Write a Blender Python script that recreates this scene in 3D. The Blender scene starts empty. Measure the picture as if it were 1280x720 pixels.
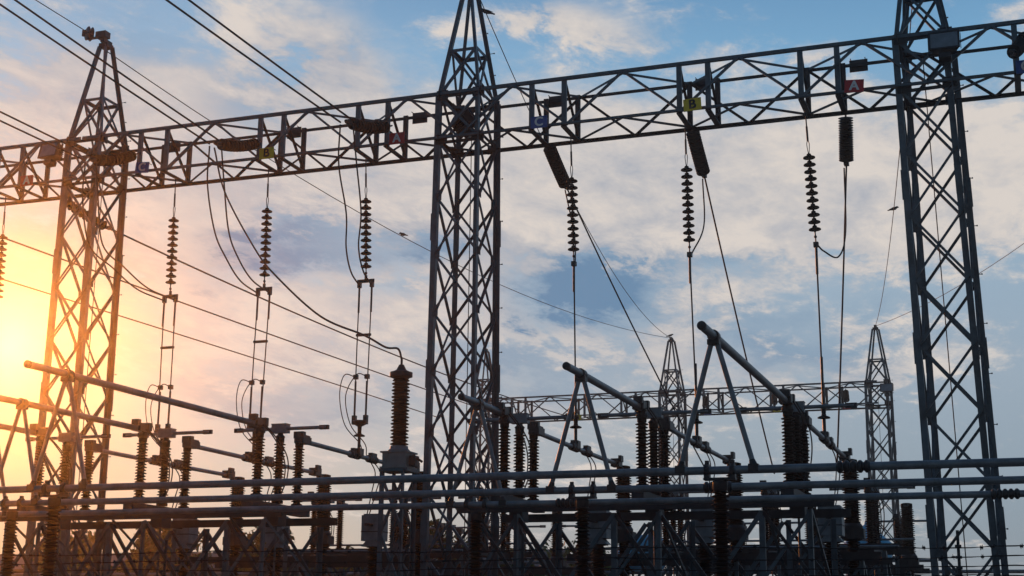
import bpy, math, random
import numpy as np
from mathutils import Vector, Matrix
random.seed(7)
R = math.radians
C = bpy.context.scene.collection
S = bpy.context.scene

# ------------------------------------------------------------------ camera
AX = Vector((0.94027684, 0.06963556, 0.33321217))    # world X, Y, Z seen in the camera's own axes
AY = Vector((0.34023051, -0.22409167, -0.91325031))
AZ = Vector((0.01107537, 0.97207706, -0.23440035))
EYE = Vector((0, 0, 1.6))
cam_data = bpy.data.cameras.new('camera')
cam = bpy.data.objects.new('camera', cam_data); C.objects.link(cam)
cam.matrix_world = Matrix(((AX.x, AX.y, AX.z, EYE.x), (AY.x, AY.y, AY.z, EYE.y), (AZ.x, AZ.y, AZ.z, EYE.z), (0, 0, 0, 1)))
cam_data.sensor_width = 36.0
cam_data.lens = 36.0 * 1785.0 / 1280.0
cam_data.clip_start = 0.1; cam_data.clip_end = 2000
S.camera = cam

def ray(u, v):
    d = Vector((u - 640, -(v - 360), -1785.0))
    return Vector((d.dot(AX), d.dot(AY), d.dot(AZ)))
def at(u, v, Y):
    r = ray(u, v); return EYE + r * (Y / r.y)
def azel(u, v):
    r = ray(u, v).normalized(); return math.atan2(r.x, r.y), math.asin(r.z)

# ------------------------------------------------------------------ sun and sky
S.view_settings.view_transform = 'Standard'
S.view_settings.look = 'None'
S.view_settings.exposure = 0.0
S.view_settings.gamma = 1.0
SUN = ray(14, 432).normalized()
sun_data = bpy.data.lights.new('sun', 'SUN'); sun_data.energy = 1.6; sun_data.angle = R(0.6)
sun_data.color = (1.0, 0.29, 0.045)
sun = bpy.data.objects.new('sun', sun_data); C.objects.link(sun)
sun.rotation_euler = SUN.to_track_quat('Z', 'Y').to_euler()
sun.location = SUN * 200

def build_sky():
    w = bpy.data.worlds.new('World'); S.world = w; w.use_nodes = True
    nt = w.node_tree; N = nt.nodes; L = nt.links
    for n in list(N): N.remove(n)
    def M(op, a, b=None, c=None, clamp=False):
        n = N.new('ShaderNodeMath'); n.operation = op; n.use_clamp = clamp
        for i, x in enumerate((a, b, c)):
            if x is None: continue
            if isinstance(x, (int, float)): n.inputs[i].default_value = x
            else: L.new(x, n.inputs[i])
        return n.outputs[0]
    def mix(f, a, b):
        n = N.new('ShaderNodeMix'); n.data_type = 'RGBA'; n.clamp_factor = True
        for s, x in ((n.inputs[0], f), (n.inputs[6], a), (n.inputs[7], b)):
            if isinstance(x, (int, float)): s.default_value = x
            elif isinstance(x, tuple): s.default_value = (*x, 1)
            else: L.new(x, s)
        return n.outputs[2]
    def addc(a, f, col):
        n = N.new('ShaderNodeMix'); n.data_type = 'RGBA'; n.blend_type = 'ADD'; n.clamp_factor = False
        L.new(f, n.inputs[0]); L.new(a, n.inputs[6]); n.inputs[7].default_value = (*col, 1)
        return n.outputs[2]
    tc = N.new('ShaderNodeTexCoord'); sep = N.new('ShaderNodeSeparateXYZ')
    L.new(tc.outputs['Generated'], sep.inputs[0])
    x, y, z = sep.outputs
    az = M('ARCTAN2', x, y)
    el = M('ARCSINE', M('MAXIMUM', M('MINIMUM', z, 1.0), -1.0))
    # cloud-deck coordinates: the direction carried out to a flat layer, so clouds flatten towards the horizon
    zz = M('ADD', M('MAXIMUM', z, 0.0), 0.16)
    cmb = N.new('ShaderNodeCombineXYZ'); L.new(M('DIVIDE', x, zz), cmb.inputs[0]); L.new(M('DIVIDE', y, zz), cmb.inputs[1]); L.new(M('MULTIPLY', z, 3.0), cmb.inputs[2])
    def noise(scale, detail, rough, dist=0.0, off=(0, 0, 0), stretch=(1, 1, 1), src=None):
        mp = N.new('ShaderNodeMapping'); L.new(src or cmb.outputs[0], mp.inputs[0]); mp.inputs[1].default_value = off; mp.inputs[3].default_value = stretch
        n = N.new('ShaderNodeTexNoise'); n.inputs['Scale'].default_value = scale; n.inputs['Detail'].default_value = detail
        n.inputs['Roughness'].default_value = rough; n.inputs['Distortion'].default_value = dist
        L.new(mp.outputs[0], n.inputs['Vector']); return n.outputs['Fac']
    n_big = noise(1.5, 8, 0.6, 0.3, (3.1, 1.7, 0), (1, 0.75, 1))
    n_mid = noise(3.6, 8, 0.62, 0.25, (7.3, 2.2, 1), (1, 0.6, 1))
    n_fin = noise(10.0, 9, 0.68, 0.25, (1.3, 9.2, 3), (1.2, 0.7, 1))
    wa = M('MULTIPLY', M('SUBTRACT', n_mid, 0.5), 0.16)
    wb = M('MULTIPLY', M('SUBTRACT', n_fin, 0.5), 0.09)
    azw = M('ADD', az, M('ADD', wa, wb)); elw = M('ADD', el, M('ADD', M('MULTIPLY', wb, 0.8), M('MULTIPLY', M('SUBTRACT', n_big, 0.5), 0.14)))
    def blob(u, v, su, sv):                                   # a soft patch of the sky at a given direction
        a0, e0 = azel(u, v)
        p = M('DIVIDE', M('SUBTRACT', azw, a0), su / 1785.0); q = M('DIVIDE', M('SUBTRACT', elw, e0), sv / 1785.0)
        return M('EXPONENT', M('MULTIPLY', M('ADD', M('MULTIPLY', p, p), M('MULTIPLY', q, q)), -1.0))
    def total(items):
        s = None
        for (u, v, su, sv, k) in items:
            t = M('MULTIPLY', blob(u, v, su, sv), k); s = t if s is None else M('ADD', s, t)
        return s
    # clear evening sky
    sky = N.new('ShaderNodeTexSky'); sky.sky_type = 'NISHITA'; sky.sun_disc = False
    sky.sun_elevation = math.asin(SUN.z); sky.sun_rotation = math.atan2(SUN.x, SUN.y)
    sky.air_density = 1.3; sky.dust_density = 1.5; sky.ozone_density = 2.5
    tint = N.new('ShaderNodeMix'); tint.data_type = 'RGBA'; tint.blend_type = 'MULTIPLY'; tint.inputs[0].default_value = 1.0
    L.new(sky.outputs[0], tint.inputs[6]); tint.inputs[7].default_value = (0.013, 0.013, 0.014, 1)
    ramp = N.new('ShaderNodeValToRGB'); L.new(M('MULTIPLY', el, 2.0), ramp.inputs[0])
    for i, (p, c) in enumerate([(0.0, (.19, .235, .29)), (0.16, (.20, .27, .35)), (0.34, (.27, .345, .43)), (0.62, (.25, .385, .51)), (0.80, (.15, .335, .53)), (1.0, (.06, .17, .36))]):
        e = ramp.color_ramp.elements[i] if i < 2 else ramp.color_ramp.elements.new(p)
        e.position = p; e.color = (*c, 1)
    clear = N.new('ShaderNodeMix'); clear.data_type = 'RGBA'; clear.blend_type = 'ADD'; clear.inputs[0].default_value = 1.0
    L.new(ramp.outputs[0], clear.inputs[6]); L.new(tint.outputs[2], clear.inputs[7])
    base = clear.outputs[2]
    # cream high cloud
    veil = total([(880, 270, 330, 120, 0.95), (620, 300, 200, 130, 0.75), (250, 250, 260, 140, 0.8), (120, 110, 150, 90, 0.75), (380, 60, 95, 60, 0.65),
                  (1180, 230, 160, 110, 0.45), (880, 440, 150, 55, 0.55), (420, 450, 210, 60, 0.6), (700, 20, 110, 26, 0.5), (850, 68, 70, 18, 0.3), (1020, 48, 30, 12, 0.35), (300, 560, 240, 40, 0.25),
                  (640, 560, 260, 45, 0.15), (840, 555, 160, 40, 0.2), (620, 500, 130, 24, 0.35), (1120, 450, 110, 26, 0.45), (640, 150, 220, 60, 0.28)])
    gaps = total([(735, 372, 90, 40, 1.75), (520, 305, 80, 30, 0.95), (355, 285, 70, 26, 0.85), (400, 330, 60, 26, 0.65), (320, 340, 60, 30, 0.35), (890, 345, 55, 20, 0.35), (640, 470, 130, 28, 0.45),
                  (370, 500, 150, 26, 0.5), (990, 440, 140, 26, 0.5), (470, 385, 40, 14, 0.3), (300, 118, 60, 40, 0.4), (140, 35, 90, 25, 0.35), (270, 215, 60, 25, 0.3)])
    fb = M('ADD', M('MULTIPLY', M('SUBTRACT', n_big, 0.5), 1.6), M('ADD', M('MULTIPLY', M('SUBTRACT', n_mid, 0.5), 1.5), M('MULTIPLY', M('SUBTRACT', n_fin, 0.5), 1.8)))
    dens = M('ADD', M('SUBTRACT', veil, gaps), fb)
    mr = N.new('ShaderNodeMapRange'); mr.interpolation_type = 'SMOOTHSTEP'; L.new(dens, mr.inputs[0])
    mr.inputs[1].default_value = 0.05; mr.inputs[2].default_value = 0.62; mr.inputs[3].default_value = 0.0; mr.inputs[4].default_value = 0.95
    shade = M('ADD', M('MULTIPLY', n_mid, 0.6), M('MULTIPLY', n_fin, 0.6))
    mr2 = N.new('ShaderNodeMapRange'); L.new(shade, mr2.inputs[0]); mr2.inputs[1].default_value = 0.46; mr2.inputs[2].default_value = 0.70
    cloud = mix(mr2.outputs[0], (.42, .44, .49), (.73, .66, .60))
    col = mix(mr.outputs[0], base, cloud)
    # darker blue-grey cloud bellies seen through the gaps
    belly = M('MULTIPLY', gaps, M('SUBTRACT', M('ADD', M('MULTIPLY', n_mid, 1.6), n_fin), 0.35), clamp=True)
    col = mix(belly, col, (.13, .25, .40))
    # glow of the low sun: distance to the sun's direction
    vd = N.new('ShaderNodeVectorMath'); vd.operation = 'DOT_PRODUCT'; L.new(tc.outputs['Generated'], vd.inputs[0]); vd.inputs[1].default_value = tuple(SUN)
    ang = M('ARCCOSINE', M('MINIMUM', vd.outputs['Value'], 0.999999))
    def fall(width, power=2.0):
        return M('EXPONENT', M('MULTIPLY', M('POWER', M('DIVIDE', ang, width), power), -1.0))
    wob = M('ADD', 0.65, M('MULTIPLY', n_mid, 0.7))
    lowf = M('EXPONENT', M('MULTIPLY', M('POWER', M('DIVIDE', M('MAXIMUM', el, 0.0), R(9.0)), 2.0), -1.0))
    aw = M('DIVIDE', M('SUBTRACT', az, math.atan2(SUN.x, SUN.y)), R(8.5)); azf = M('EXPONENT', M('MULTIPLY', M('MULTIPLY', aw, aw), -1.0))
    col = mix(M('MULTIPLY', fall(R(9.0), 1.8), 0.10), col, (0.88, 0.64, 0.38))
    col = mix(M('MULTIPLY', M('MULTIPLY', lowf, azf), 0.5), col, (0.42, 0.27, 0.14))
    col = mix(M('MULTIPLY', fall(R(4.4), 2.0), 0.55), col, (.40, 0.55, 0.13))
    col = addc(col, M('MULTIPLY', fall(R(1.3), 1.5), wob), (.25, 0.35, 0.22))
    # the evening sky dims away from the sunset
    hl = M('SQRT', M('ADD', M('ADD', M('MULTIPLY', x, x), M('MULTIPLY', y, y)), 1e-5))
    fwd = ray(640, 360); fwd = Vector((fwd.x, fwd.y, 0)).normalized()
    ca = M('DIVIDE', M('ADD', M('MULTIPLY', x, fwd.x), M('MULTIPLY', y, fwd.y)), hl)
    dim = N.new('ShaderNodeMapRange'); dim.interpolation_type = 'SMOOTHSTEP'; L.new(ca, dim.inputs[0])
    dim.inputs[1].default_value = 0.80; dim.inputs[2].default_value = -0.3; dim.inputs[3].default_value = 1.0; dim.inputs[4].default_value = 0.42
    hi = N.new('ShaderNodeMapRange'); hi.interpolation_type = 'SMOOTHSTEP'; L.new(z, hi.inputs[0])
    hi.inputs[1].default_value = 0.5; hi.inputs[2].default_value = 0.95; hi.inputs[3].default_value = 1.0; hi.inputs[4].default_value = 0.6
    bg = N.new('ShaderNodeBackground'); L.new(col, bg.inputs[0]); L.new(M('MULTIPLY', dim.outputs[0], hi.outputs[0]), bg.inputs[1])
    out = N.new('ShaderNodeOutputWorld'); L.new(bg.outputs[0], out.inputs[0])
build_sky()

# ------------------------------------------------------------------ materials
def mat(name, col, rough=0.6, metal=0.0, var=0.25, scale=6.0, bump=0.0, spec=0.5, dirt=None, rust=0.0):
    m = bpy.data.materials.new(name); m.use_nodes = True; nt = m.node_tree; N = nt.nodes; L = nt.links
    b = N['Principled BSDF']; b.inputs['Roughness'].default_value = rough; b.inputs['Metallic'].default_value = metal
    b.inputs['Specular IOR Level'].default_value = spec
    tc = N.new('ShaderNodeTexCoord'); ns = N.new('ShaderNodeTexNoise'); ns.inputs['Scale'].default_value = scale; ns.inputs['Detail'].default_value = 6
    ns.inputs['Roughness'].default_value = 0.65
    L.new(tc.outputs['Object'], ns.inputs['Vector'])
    r = N.new('ShaderNodeValToRGB'); L.new(ns.outputs['Fac'], r.inputs[0])
    lo = dirt or tuple(c * (1 - var) for c in col); hi = tuple(min(1, c * (1 + var)) for c in col)
    r.color_ramp.elements[0].position = 0.32; r.color_ramp.elements[0].color = (*lo, 1)
    r.color_ramp.elements[1].position = 0.68; r.color_ramp.elements[1].color = (*hi, 1)
    colour = r.outputs[0]
    if rust:                                              # patchy rust and dirt runs, stretched down the member
        mp = N.new('ShaderNodeMapping'); L.new(tc.outputs['Object'], mp.inputs[0]); mp.inputs[3].default_value = (7, 7, 1.6)
        n2 = N.new('ShaderNodeTexNoise'); n2.inputs['Scale'].default_value = 1.3; n2.inputs['Detail'].default_value = 7; n2.inputs['Roughness'].default_value = .7; L.new(mp.outputs[0], n2.inputs['Vector'])
        m2 = N.new('ShaderNodeMapRange'); L.new(n2.outputs['Fac'], m2.inputs[0]); m2.inputs[1].default_value = .56; m2.inputs[2].default_value = .70; m2.inputs[4].default_value = rust
        mx = N.new('ShaderNodeMix'); mx.data_type = 'RGBA'; L.new(m2.outputs[0], mx.inputs[0]); L.new(r.outputs[0], mx.inputs[6]); mx.inputs[7].default_value = (.045, .028, .018, 1)
        colour = mx.outputs[2]
    L.new(colour, b.inputs['Base Color'])
    rr = N.new('ShaderNodeMapRange'); L.new(ns.outputs['Fac'], rr.inputs[0]); rr.inputs[3].default_value = max(0.05, rough - 0.12); rr.inputs[4].default_value = min(1, rough + 0.12)
    L.new(rr.outputs[0], b.inputs['Roughness'])
    if bump:
        bp = N.new('ShaderNodeBump'); bp.inputs['Strength'].default_value = bump; bp.inputs['Distance'].default_value = 0.02
        L.new(ns.outputs['Fac'], bp.inputs['Height']); L.new(bp.outputs[0], b.inputs['Normal'])
    return m
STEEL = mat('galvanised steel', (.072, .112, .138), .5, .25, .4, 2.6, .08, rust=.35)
DSTEEL = mat('dark steel', (.024, .032, .04), .6, .25, .3, 5.0)  # darker tone of steel; rear beam members take it too
ALU = mat('aluminium tube', (.19, .22, .24), .48, .4, .35, 2.6, .05, rust=.35)
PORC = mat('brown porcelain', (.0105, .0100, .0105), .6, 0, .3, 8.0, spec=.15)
POLY = mat('dark polymer sheds', (.010, .010, .011), .5, 0, .3, 8.0)
HARD = mat('dark clamp hardware', (.04, .045, .05), .5, .5, .3, 12.0)
CABLE = mat('weathered cable', (.016, .018, .021), .7, 0, .2, 20.0)
GREY = mat('grey enamel cabinet', (.15, .19, .215), .5, 0, .3, 4.5, .03, rust=.5)
TEAL = mat('faded teal tank paint', (.15, .20, .215), .5, 0, .3, 3.0, rust=.7)
RED = mat('red enamel sign', (.58, .02, .03), .45, 0, .15, 9.0)
YEL = mat('yellow enamel sign', (.92, .66, .03), .45, 0, .15, 9.0)
BLU = mat('blue enamel sign', (.02, .10, .38), .45, 0, .15, 9.0)
WHITE = mat('white paint', (.86, .86, .84), .5, 0, .08, 9.0)
BLACK = mat('black paint', (.02, .02, .02), .5, 0, .1, 9.0)
BACK = mat('bare sign back', (.05, .06, .07), .55, .3, .2, 7.0)
GLASS = mat('lamp glass', (.22, .25, .27), .2, .2, .2, 5.0)
TANK = mat('blue tank paint', (.10, .44, .68), .5, 0, .22, 1.5)
CONC = mat('concrete', (.30, .29, .27), .9, 0, .2, 4.0, .1)
BARK = mat('bark', (.07, .05, .035), .9, 0, .3, 6.0, .2)
LEAF = mat('dark leaves', (.035, .10, .02), .65, 0, .45, 1.6)
LEAF2 = mat('olive leaves', (.045, .11, .022), .65, 0, .45, 1.6)
BIRD = mat('dark feathers', (.025, .024, .024), .8, 0, .3, 20.0)
GRAVEL = mat('yard gravel', (.17, .16, .145), .95, 0, .35, 9.0, .3)

# ------------------------------------------------------------------ mesh helpers
class MB:
    def __init__(s): s.v = []; s.f = []
    def add(s, vs, fs):
        o = len(s.v); s.v += [tuple(p) for p in vs]; s.f += [tuple(i + o for i in f) for f in fs]; return s
    def box(s, c, d, rz=0.0, rx=0.0):
        c = Vector(c); hx, hy, hz = d[0] / 2, d[1] / 2, d[2] / 2
        m = Matrix.Rotation(rz, 3, 'Z') @ Matrix.Rotation(rx, 3, 'X')
        vs = [c + m @ Vector((x, y, z)) for z in (-hz, hz) for (x, y) in ((-hx, -hy), (hx, -hy), (hx, hy), (-hx, hy))]
        return s.add(vs, [(3, 2, 1, 0), (4, 5, 6, 7), (0, 1, 5, 4), (1, 2, 6, 5), (2, 3, 7, 6), (3, 0, 4, 7)])
    def prism(s, p, q, prof, ref):                        # profile (u, v) carried from p to q
        p = Vector(p); q = Vector(q); d = (q - p).normalized(); ref = Vector(ref)
        u = ref - d * ref.dot(d)
        if u.length < 1e-5: u = d.orthogonal()
        u.normalize(); w = d.cross(u); n = len(prof)
        vs = [a + u * x + w * y for a in (p, q) for (x, y) in prof]
        fs = [tuple(range(n - 1, -1, -1)), tuple(range(n, 2 * n))] + [(i, (i + 1) % n, n + (i + 1) % n, n + i) for i in range(n)]
        return s.add(vs, fs)
    def angle(s, p, q, w=0.06, t=0.008, ref=(1, 0, 0)):   # rolled steel angle, two flanges
        return s.prism(p, q, [(0, 0), (w, 0), (w, t), (t, t), (t, w), (0, w)], ref)
    def flat(s, p, q, w, t, ref=(0, 0, 1)):
        return s.prism(p, q, [(-w / 2, -t / 2), (w / 2, -t / 2), (w / 2, t / 2), (-w / 2, t / 2)], ref)
    def tube(s, pts, r, n=10, cap=True):
        pts = [Vector(p) for p in pts]; k = len(pts); rs = r if isinstance(r, (list, tuple)) else [r] * k
        t0 = (pts[1] - pts[0]).normalized(); u = t0.orthogonal().normalized(); vs = []
        for i, p in enumerate(pts):
            t = (pts[min(i + 1, k - 1)] - pts[max(i - 1, 0)])
            t = t.normalized() if t.length > 1e-9 else t0
            u = (u - t * u.dot(t)).normalized(); w = t.cross(u)
            for j in range(n):
                a = 2 * math.pi * j / n; vs.append(p + (u * math.cos(a) + w * math.sin(a)) * rs[i])
        fs = [(i * n + j, i * n + (j + 1) % n, (i + 1) * n + (j + 1) % n, (i + 1) * n + j) for i in range(k - 1) for j in range(n)]
        if cap: fs += [tuple(range(n - 1, -1, -1)), tuple((k - 1) * n + j for j in range(n))]
        return s.add(vs, fs)
    def lathe(s, prof, a=(0, 0, 0), d=(0, 0, 1), n=18):   # prof: (distance along the axis, radius)
        a = Vector(a); d = Vector(d).normalized()
        return s.tube([a + d * h for h, r in prof], [max(r, 1e-4) for h, r in prof], n) if False else s._lathe(prof, a, d, n)
    def _lathe(s, prof, a, d, n):
        u = d.orthogonal().normalized(); w = d.cross(u); vs = []
        for h, r in prof:
            for j in range(n):
                t = 2 * math.pi * j / n; vs.append(a + d * h + (u * math.cos(t) + w * math.sin(t)) * max(r, 1e-4))
        k = len(prof)
        fs = [(i * n + j, i * n + (j + 1) % n, (i + 1) * n + (j + 1) % n, (i + 1) * n + j) for i in range(k - 1) for j in range(n)]
        fs += [tuple(range(n - 1, -1, -1)), tuple((k - 1) * n + j for j in range(n))]
        return s.add(vs, fs)

def obj(name, mb, m, parent=None, loc=None, smooth=False):
    me = bpy.data.meshes.new(name); me.from_pydata(mb.v, [], mb.f); me.materials.append(m)
    if smooth:
        me.polygons.foreach_set('use_smooth', [True] * len(me.polygons)); me.set_sharp_from_angle(angle=R(38))
    me.update()
    o = bpy.data.objects.new(name, me); C.objects.link(o)
    if parent: o.parent = parent
    if loc is not None: o.location = loc
    return o
def tag(o, label, cat, group=None, kind=None):
    o['label'] = label; o['category'] = cat
    if group: o['group'] = group
    if kind: o['kind'] = kind
    return o
def thing(name, label, cat, loc=(0, 0, 0), rz=0.0, group=None):
    o = bpy.data.objects.new(name, None); C.objects.link(o); o.location = loc; o.rotation_euler = (0, 0, rz); o.empty_display_size = 0.2
    return tag(o, label, cat, group)
def kids(o): return [c for c in C.objects if c.parent == o]
KIDS = {}
def dup(root, loc, label, rz=None, group=None):
    r = root.copy(); C.objects.link(r); r.location = loc; r['label'] = label
    if rz is not None: r.rotation_euler = (0, 0, rz)
    if group: r['group'] = group
    if root.name not in KIDS: KIDS[root.name] = [(c, kids(c)) for c in kids(root)]
    for c, gs in KIDS[root.name]:
        cc = c.copy(); C.objects.link(cc); cc.parent = r
        for g in gs:
            gg = g.copy(); C.objects.link(gg); gg.parent = cc
    return r
def curve(p0, p1, sag=0.0, n=24):
    p0 = Vector(p0); p1 = Vector(p1)
    return [p0.lerp(p1, i / n) - Vector((0, 0, 4 * sag * (i / n) * (1 - i / n))) for i in range(n + 1)]
def spline(pts, n=8):                                     # Catmull-Rom through the points
    P = [Vector(p) for p in pts]; P = [P[0] * 2 - P[1]] + P + [P[-1] * 2 - P[-2]]; out = []
    for i in range(1, len(P) - 2):
        a, b, c, d = P[i - 1:i + 3]
        for k in range(n):
            t = k / n
            out.append(0.5 * ((2 * b) + (c - a) * t + (2 * a - 5 * b + 4 * c - d) * t * t + (3 * b - a - 3 * c + d) * t ** 3))
    return out + [P[-2]]
def sheds(h0, h1, core, r1, r2=None, pitch=0.062):        # ribbed insulator profile with alternating sheds
    r2 = r2 or r1; prof = []; n = max(2, int((h1 - h0) / pitch)); p = (h1 - h0) / n
    for i in range(n):
        b = h0 + i * p; r = r1 if i % 2 == 0 else r2
        prof += [(b, core), (b + p * .22, core * 1.03), (b + p * .34, r * .985), (b + p * .46, r), (b + p * .56, r * .97), (b + p * .80, core * 1.12), (b + p * .96, core)]
    return prof + [(h1, core)]

# ------------------------------------------------------------------ ground
GX0, GX1, GY0, GY1 = -82, 50, -38, 78
g = MB(); nx, ny = 60, 48
g.add([(GX0 + (GX1 - GX0) * i / nx, GY0 + (GY1 - GY0) * j / ny, random.uniform(-.03, .0)) for j in range(ny + 1) for i in range(nx + 1)],
      [(j * (nx + 1) + i, j * (nx + 1) + i + 1, (j + 1) * (nx + 1) + i + 1, (j + 1) * (nx + 1) + i) for j in range(ny) for i in range(nx)])
o = obj('ground', g, GRAVEL); o['kind'] = 'structure'

# ------------------------------------------------------------------ lattice gantry towers
XT = [-31.75, -21.62, -11.5, -1.42, 8.68]
YG, YB = 28.0, 28.95
YC = (YG + YB) / 2
ZB0, ZB1 = 12.33, 13.39
def make_tower():
    t = thing('lattice_tower', '', 'lattice tower', (0, 0, 0), 0, 'gantry towers')
    def hw(z): return 0.56 - 0.075 * min(z, 12.3) / 12.3 if z <= 13.4 else 0.485 + (0.10 - 0.485) * (z - 13.4) / (16.05 - 13.4)
    cs = [(-1, -1), (1, -1), (1, 1), (-1, 1)]
    def P(sx, sy, z): return Vector((sx * hw(z), sy * hw(z), z))
    for sx, sy in cs:
        ref = (-sx, 0, 0) if sx * sy < 0 else (0, -sy, 0)
        obj('leg', MB().angle(P(sx, sy, 0.3), P(sx, sy, 13.4), .125, .013, ref), STEEL, t)
        for k in range(3):                                                   # splice angles on the outside of the leg
            z0 = 3.4 + 3.3 * k
            off = Vector((sx, sy, 0)) * .012
            obj('splice_plate', MB().angle(P(sx, sy, z0) + off, P(sx, sy, z0 + .62) + off, .135, .012, ref), STEEL, t)
        obj('peak_leg', MB().angle(P(sx, sy, 13.4), P(sx, sy, 16.05), .085, .010, ref), STEEL, t)
        obj('base_plate', MB().box((sx * .56, sy * .56, .285), (.36, .36, .03)), STEEL, t)
        obj('footing', MB().box((sx * .56, sy * .56, .13), (.55, .55, .28)), CONC, t)
    zs = [0.5 + (12.3 - 0.5) * i / 9 for i in range(10)]
    for f in range(4):
        a, b = cs[f], cs[(f + 1) % 4]; nrm = Vector((a[0] + b[0], a[1] + b[1], 0)) / 2
        for i in range(9):
            for k, (p, q) in enumerate(((a, b), (b, a))):
                o_ = nrm * (-.014 if k else .004)
                obj('brace', MB().angle(P(*p, zs[i]) + o_, P(*q, zs[i + 1]) + o_, .052, .008, -nrm if k else nrm.cross(Vector((0, 0, 1)))), STEEL, t)
        for z in (12.3, 13.4, 14.55):
            obj('strut', MB().angle(P(*a, z) + nrm * .006, P(*b, z) + nrm * .006, .075, .009, (0, 0, -1)), STEEL if z > 13.5 else DSTEEL, t)
        for k, (p, q) in enumerate(((a, b), (b, a))):
            o_ = nrm * (-.012 if k else .004)
            obj('peak_brace', MB().angle(P(*p, 13.42) + o_, P(*q, 14.55) + o_, .055, .008, -nrm), STEEL, t)
            obj('head_brace', MB().angle(P(*p, 12.33) + o_, P(*q, 13.38) + o_, .06, .008, -nrm), STEEL, t)
        for z in zs[1:-1]:
            for p in (a, b):
                c = P(*p, z); d = (P(*b, z) - P(*a, z)).normalized() * (1 if p == a else -1)
                obj('gusset_plate', MB().flat(c + d * .02 + nrm * .011 - Vector((0, 0, .085)), c + d * .02 + nrm * .011 + Vector((0, 0, .085)), .15, .009, d), STEEL, t)
        for z in (12.33, 13.39):                                             # large corner gussets where the beam frames in
            for p in (a, b):
                c = P(*p, z); d = (P(*b, z) - P(*a, z)).normalized() * (1 if p == a else -1)
                obj('corner_gusset', MB().flat(c + d * .05 + nrm * .016 - Vector((0, 0, .11)), c + d * .05 + nrm * .016 + Vector((0, 0, .11)), .28, .01, d), DSTEEL, t)
    obj('peak_cap', MB().box((0, 0, 16.07), (.26, .26, .10)).box((0, 0, 16.18), (.12, .34, .10)), DSTEEL, t)
    for i in range(26):                                                      # climbing bolts on one leg, alternating faces
        z = 2.6 + i * .50
        c = P(1, 1, z)
        m = MB().tube([c, c + Vector((.18, .0, .0) if i % 2 == 0 else (.10, .03, 0))], .008, 6).tube([c + Vector((.17, 0, 0) if i % 2 == 0 else (.095, .028, 0)), c + Vector((.195, 0, 0) if i % 2 == 0 else (.115, .034, 0))], .016, 6)
        obj('step_bolt', m, STEEL, t)
    m = MB().tube([P(-.15, .85, .3), P(-.15, .85, 13.3)], .011, 6)
    obj('earth_cable', m, CABLE, t)
    return t
tower = make_tower()
tower.location = (XT[2], YC, 0)
tower['label'] = 'middle lattice steel tower of the near gantry, in full view up to its tapering peak'
dup(tower, (XT[1] + .09, YC, 0), 'left lattice steel tower in the sun glow, round black fitting on its peak')
rt_ = dup(tower, (XT[3] + .28, YC, 0), 'right lattice steel tower of the near gantry with a floodlight high on it')
rt_.rotation_euler = (0, R(-1.35), 0)
FAR = 69.5
dup(tower, (-6.62, FAR, 0), 'small distant lattice tower beside the right near tower, at the end of the far beam', group='far gantry towers')
dup(tower, (-16.72, FAR, 0), 'small distant lattice tower rising behind the slanting tubes right of the middle tower', group='far gantry towers')
dup(tower, (-26.8, FAR, 0), 'small distant lattice tower seen through the lattice of the middle near tower', group='far gantry towers')

# ------------------------------------------------------------------ lattice beams
def make_beam(length, extra):
    t = thing('lattice_beam', '', 'lattice beam', (0, 0, 0), 0, 'gantry beams')
    h = .53; z0, z1 = ZB0, ZB1
    for sy in (-1, 1):
        for z, rz_ in ((z0, 1), (z1, -1)):
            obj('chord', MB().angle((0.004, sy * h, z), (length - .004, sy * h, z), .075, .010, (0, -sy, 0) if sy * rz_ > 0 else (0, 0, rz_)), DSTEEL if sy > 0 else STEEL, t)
    n = 4; hp = length / (2 * n)
    for sy in (-1, 1):
        up0 = sy < 0
        for i in range(2 * n):
            up = (i % 2 == 0) == up0
            a = Vector((i * hp, sy * (h + .003), z0 if up else z1)); b = Vector(((i + 1) * hp, sy * (h + .003), z1 if up else z0))
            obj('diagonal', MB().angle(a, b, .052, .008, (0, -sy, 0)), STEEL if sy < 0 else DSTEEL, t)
    for z, dz in ((z0, -.004), (z1, .004)):
        for i in range(2 * n):
            a = Vector((i * hp, -h if i % 2 else h, z + dz)); b = Vector(((i + 1) * hp, h if i % 2 else -h, z + dz))
            obj('lacing', MB().angle(a, b, .055, .007, (0, 0, 1 if z == z0 else -1)), STEEL, t)
    for x in extra:                                                          # hanger posts at each phase, front and rear, tied across
        for sy in (-1, 1):
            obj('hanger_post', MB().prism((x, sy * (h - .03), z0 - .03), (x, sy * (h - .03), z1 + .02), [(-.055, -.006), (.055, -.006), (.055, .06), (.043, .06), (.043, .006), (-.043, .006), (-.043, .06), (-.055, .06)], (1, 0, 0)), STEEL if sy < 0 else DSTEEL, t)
        obj('hanger_beam', MB().prism((x, -h, z0 - .015), (x, h, z0 - .015), [(-.06, -.012), (.06, -.012), (.06, .012), (-.06, .012)], (1, 0, 0)), DSTEEL, t)
        obj('knee_brace', MB().angle((x, -h + .05, z1), (x, h - .05, z0 + .1), .05, .007, (1, 0, 0)), DSTEEL, t)
    return t
SUSP = {'C': 2.45, 'B': 5.02, 'A': 7.58}          # suspension strings, measured from the tower to the left
LINE = {'C': 1.82, 'B': 5.22, 'A': 8.55}          # dead-end strings
ext = [SUSP[k] for k in 'CBA'] + [LINE['C'] - .12, LINE['B'] + .42, LINE['A'] - .22]
beam = make_beam(10.1, ext)
beam.location = (XT[2], YC, 0)
beam['label'] = 'lattice box beam spanning from the middle tower to the right tower'
dup(beam, (XT[1], YC, 0), 'lattice box beam spanning from the left tower to the middle tower')
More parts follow.
